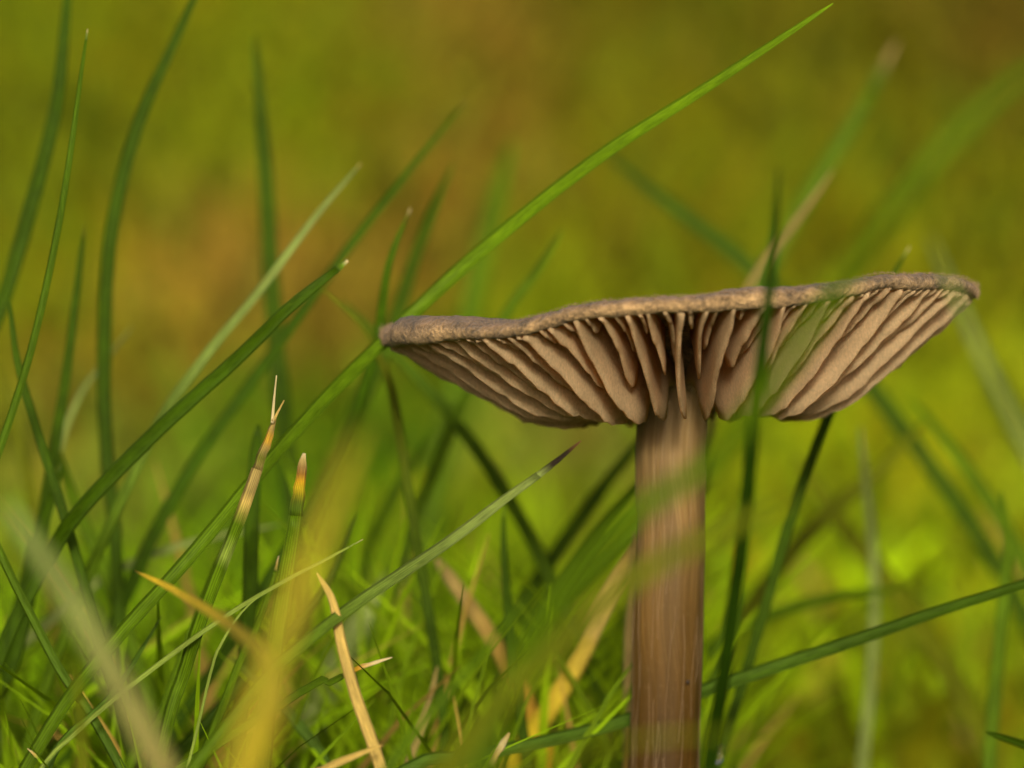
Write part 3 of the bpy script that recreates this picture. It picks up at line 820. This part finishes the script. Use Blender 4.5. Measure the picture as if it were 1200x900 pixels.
blade('soft green blade hugging the right side of the stem foot',
      [(800, 960, 26), (820, 860, 26), (848, 760, 26), (870, 690, 26)], 24, 'green', group=GR)
blade('broad pale blurred upright leaf low at right, left of three',
      [(945, 960, 120), (950, 880, 120), (962, 800, 120), (975, 755, 120)], 40, (.25, .26, .012), blunt=True, group=GR)
blade('broad pale blurred upright leaf low at right, middle of three',
      [(1035, 970, 126), (1040, 890, 126), (1035, 830, 126), (1028, 790, 126)], 44, (.25, .26, .012), blunt=True, group=GR)
blade('broad pale blurred upright leaf low at right, rightmost of three',
      [(1130, 970, 118), (1130, 900, 118), (1132, 840, 118), (1128, 800, 118)], 54, (.25, .26, .012), blunt=True, group=GR)

# --- in front, strongly blurred
blade('veil-like green blade crossing the stem and the right gills, far in front',
      [(590, 830, -62), (665, 690, -63), (745, 600, -64), (828, 545, -65), (900, 455, -66), (965, 360, -67), (1050, 240, -68), (1150, 130, -68), (1260, 50, -68)], 34, 'green', group=GF)
blade('veil-like olive blade tip across the middle of the stem',
      [(560, 850, -62), (650, 760, -62), (740, 682, -62), (828, 632, -62), (930, 585, -62)], 38, 'olive', group=GF)
blade('green veil of a blade across the foot of the stem',
      [(560, 925, -62), (650, 890, -62), (745, 866, -62), (840, 858, -62), (900, 862, -62)], 13, 'olive', group=GF)
blade('grey beige blurred stalk in the left foreground',
      [(215, 960, -58), (180, 875, -58), (135, 790, -58), (85, 705, -58), (40, 640, -58), (5, 590, -58)], 32, 'tan', ctip='mint', blunt=True, group=GF, fold=.3)
blade('greenish blurred upright stalk in front at lower left',
      [(95, 960, -36), (96, 900, -36), (92, 830, -36), (88, 770, -36)], 18, 'olive', group=GF)

# --- withered blades
blade('large blurred yellow blade rising in the left foreground',
      [(270, 960, -78), (285, 880, -78), (320, 770, -78), (350, 690, -78), (385, 600, -78), (425, 500, -78)], 40, (.27, .235, .018), group=GD, fold=.25)
blade('narrow yellow blade pointing up left, growing blurred lower down',
      [(285, 930, -66), (325, 830, -62), (314, 775, -48), (262, 727, -28), (205, 692, -15), (158, 670, -10)], 22, (.36, .29, .012), ctip=(.50, .38, .02), mat=M_dead, roll=0., twist=0, group=GD, fold=.25)
blade('limp straw coloured blade hanging right of the yellow blur',
      [(460, 950, -10), (440, 885, -10), (418, 820, -10), (402, 760, -10), (390, 705, -10), (371, 672, -10)], 20, 'straw', group=GD, fold=.25)
blade('straw scrap lying across the foot of the limp straw blade',
      [(330, 935, -12), (380, 902, -12), (415, 885, -12), (447, 872, -12)], 17, 'straw', group=GD)
blade('short split straw tip pointing right beside the limp blade',
      [(345, 815, -2), (385, 800, -2), (414, 785, -2), (435, 778, -2), (459, 771, -2)], 14, 'green', tip=('orange', 'cream', 'cream'), tipl=48, tiprag=.2, group=GD)
blade('thin pale blurred straw upright low left of centre',
      [(478, 900, 12), (492, 855, 12), (503, 820, 12), (513, 780, 12)], 14, 'tan', group=GD)
blade('small sharp cream straw tip near the bottom edge',
      [(558, 935, 1), (572, 898, 1), (585, 876, 1), (598, 857, 1)], 15, 'green', tip=('straw', 'cream', 'straw'), tipl=36, blunt=True, group=GD)
blade('tan and orange blurred dead blade left of the stem',
      [(620, 830, 22), (597, 785, 22), (575, 745, 22), (545, 700, 22), (512, 655, 22)], 22, 'orange', ctip='tan', blunt=True, group=GD)
blade('orange yellow dead blade leaning right behind the stem',
      [(610, 880, 18), (640, 835, 18), (678, 770, 18), (705, 715, 18), (745, 645, 18), (775, 590, 18)], 30, 'yellow', ctip='straw', group=GD, spots=[(175, 95, 'straw')])
blade('tan blurred dead blade above the cap right of centre',
      [(830, 520, 36), (855, 400, 36), (885, 325, 36), (930, 262, 36), (976, 198, 36)], 19, 'olive', ctip='tan', group=GD)
blade('pale strip of straw close behind the left side of the stem',
      [(734, 900, 16), (737, 800, 16), (739, 700, 16), (741, 620, 16)], 14, 'tan', group=GD)

# --- dew
def dew(px, py, Y, r, label, sx=1., sz=1.):
    p = world_at(px, py, Y); V = []; F = []; nu, nv = 12, 16
    for i in range(nu+1):
        for j in range(nv):
            th = math.pi*i/nu; ph = 2*math.pi*j/nv
            V.append((r*sx*math.sin(th)*math.cos(ph), r*math.sin(th)*math.sin(ph), r*sz*math.cos(th)*(1.25 if th < math.pi/2 else .9)))
    for i in range(nu):
        for j in range(nv): F.append((i*nv+j, (i+1)*nv+j, (i+1)*nv+(j+1) % nv, i*nv+(j+1) % nv))
    o = mesh_obj('dew_drop', V, F, M_drop); o.location = Vector(p*MM); o.rotation_euler = (0, R(12), 0)
    tag(o, label, 'dew drop')
dew(843, 886, -16.4, .22, 'glinting dew drop on the dark blade beside the stem foot', .8, 1.9)
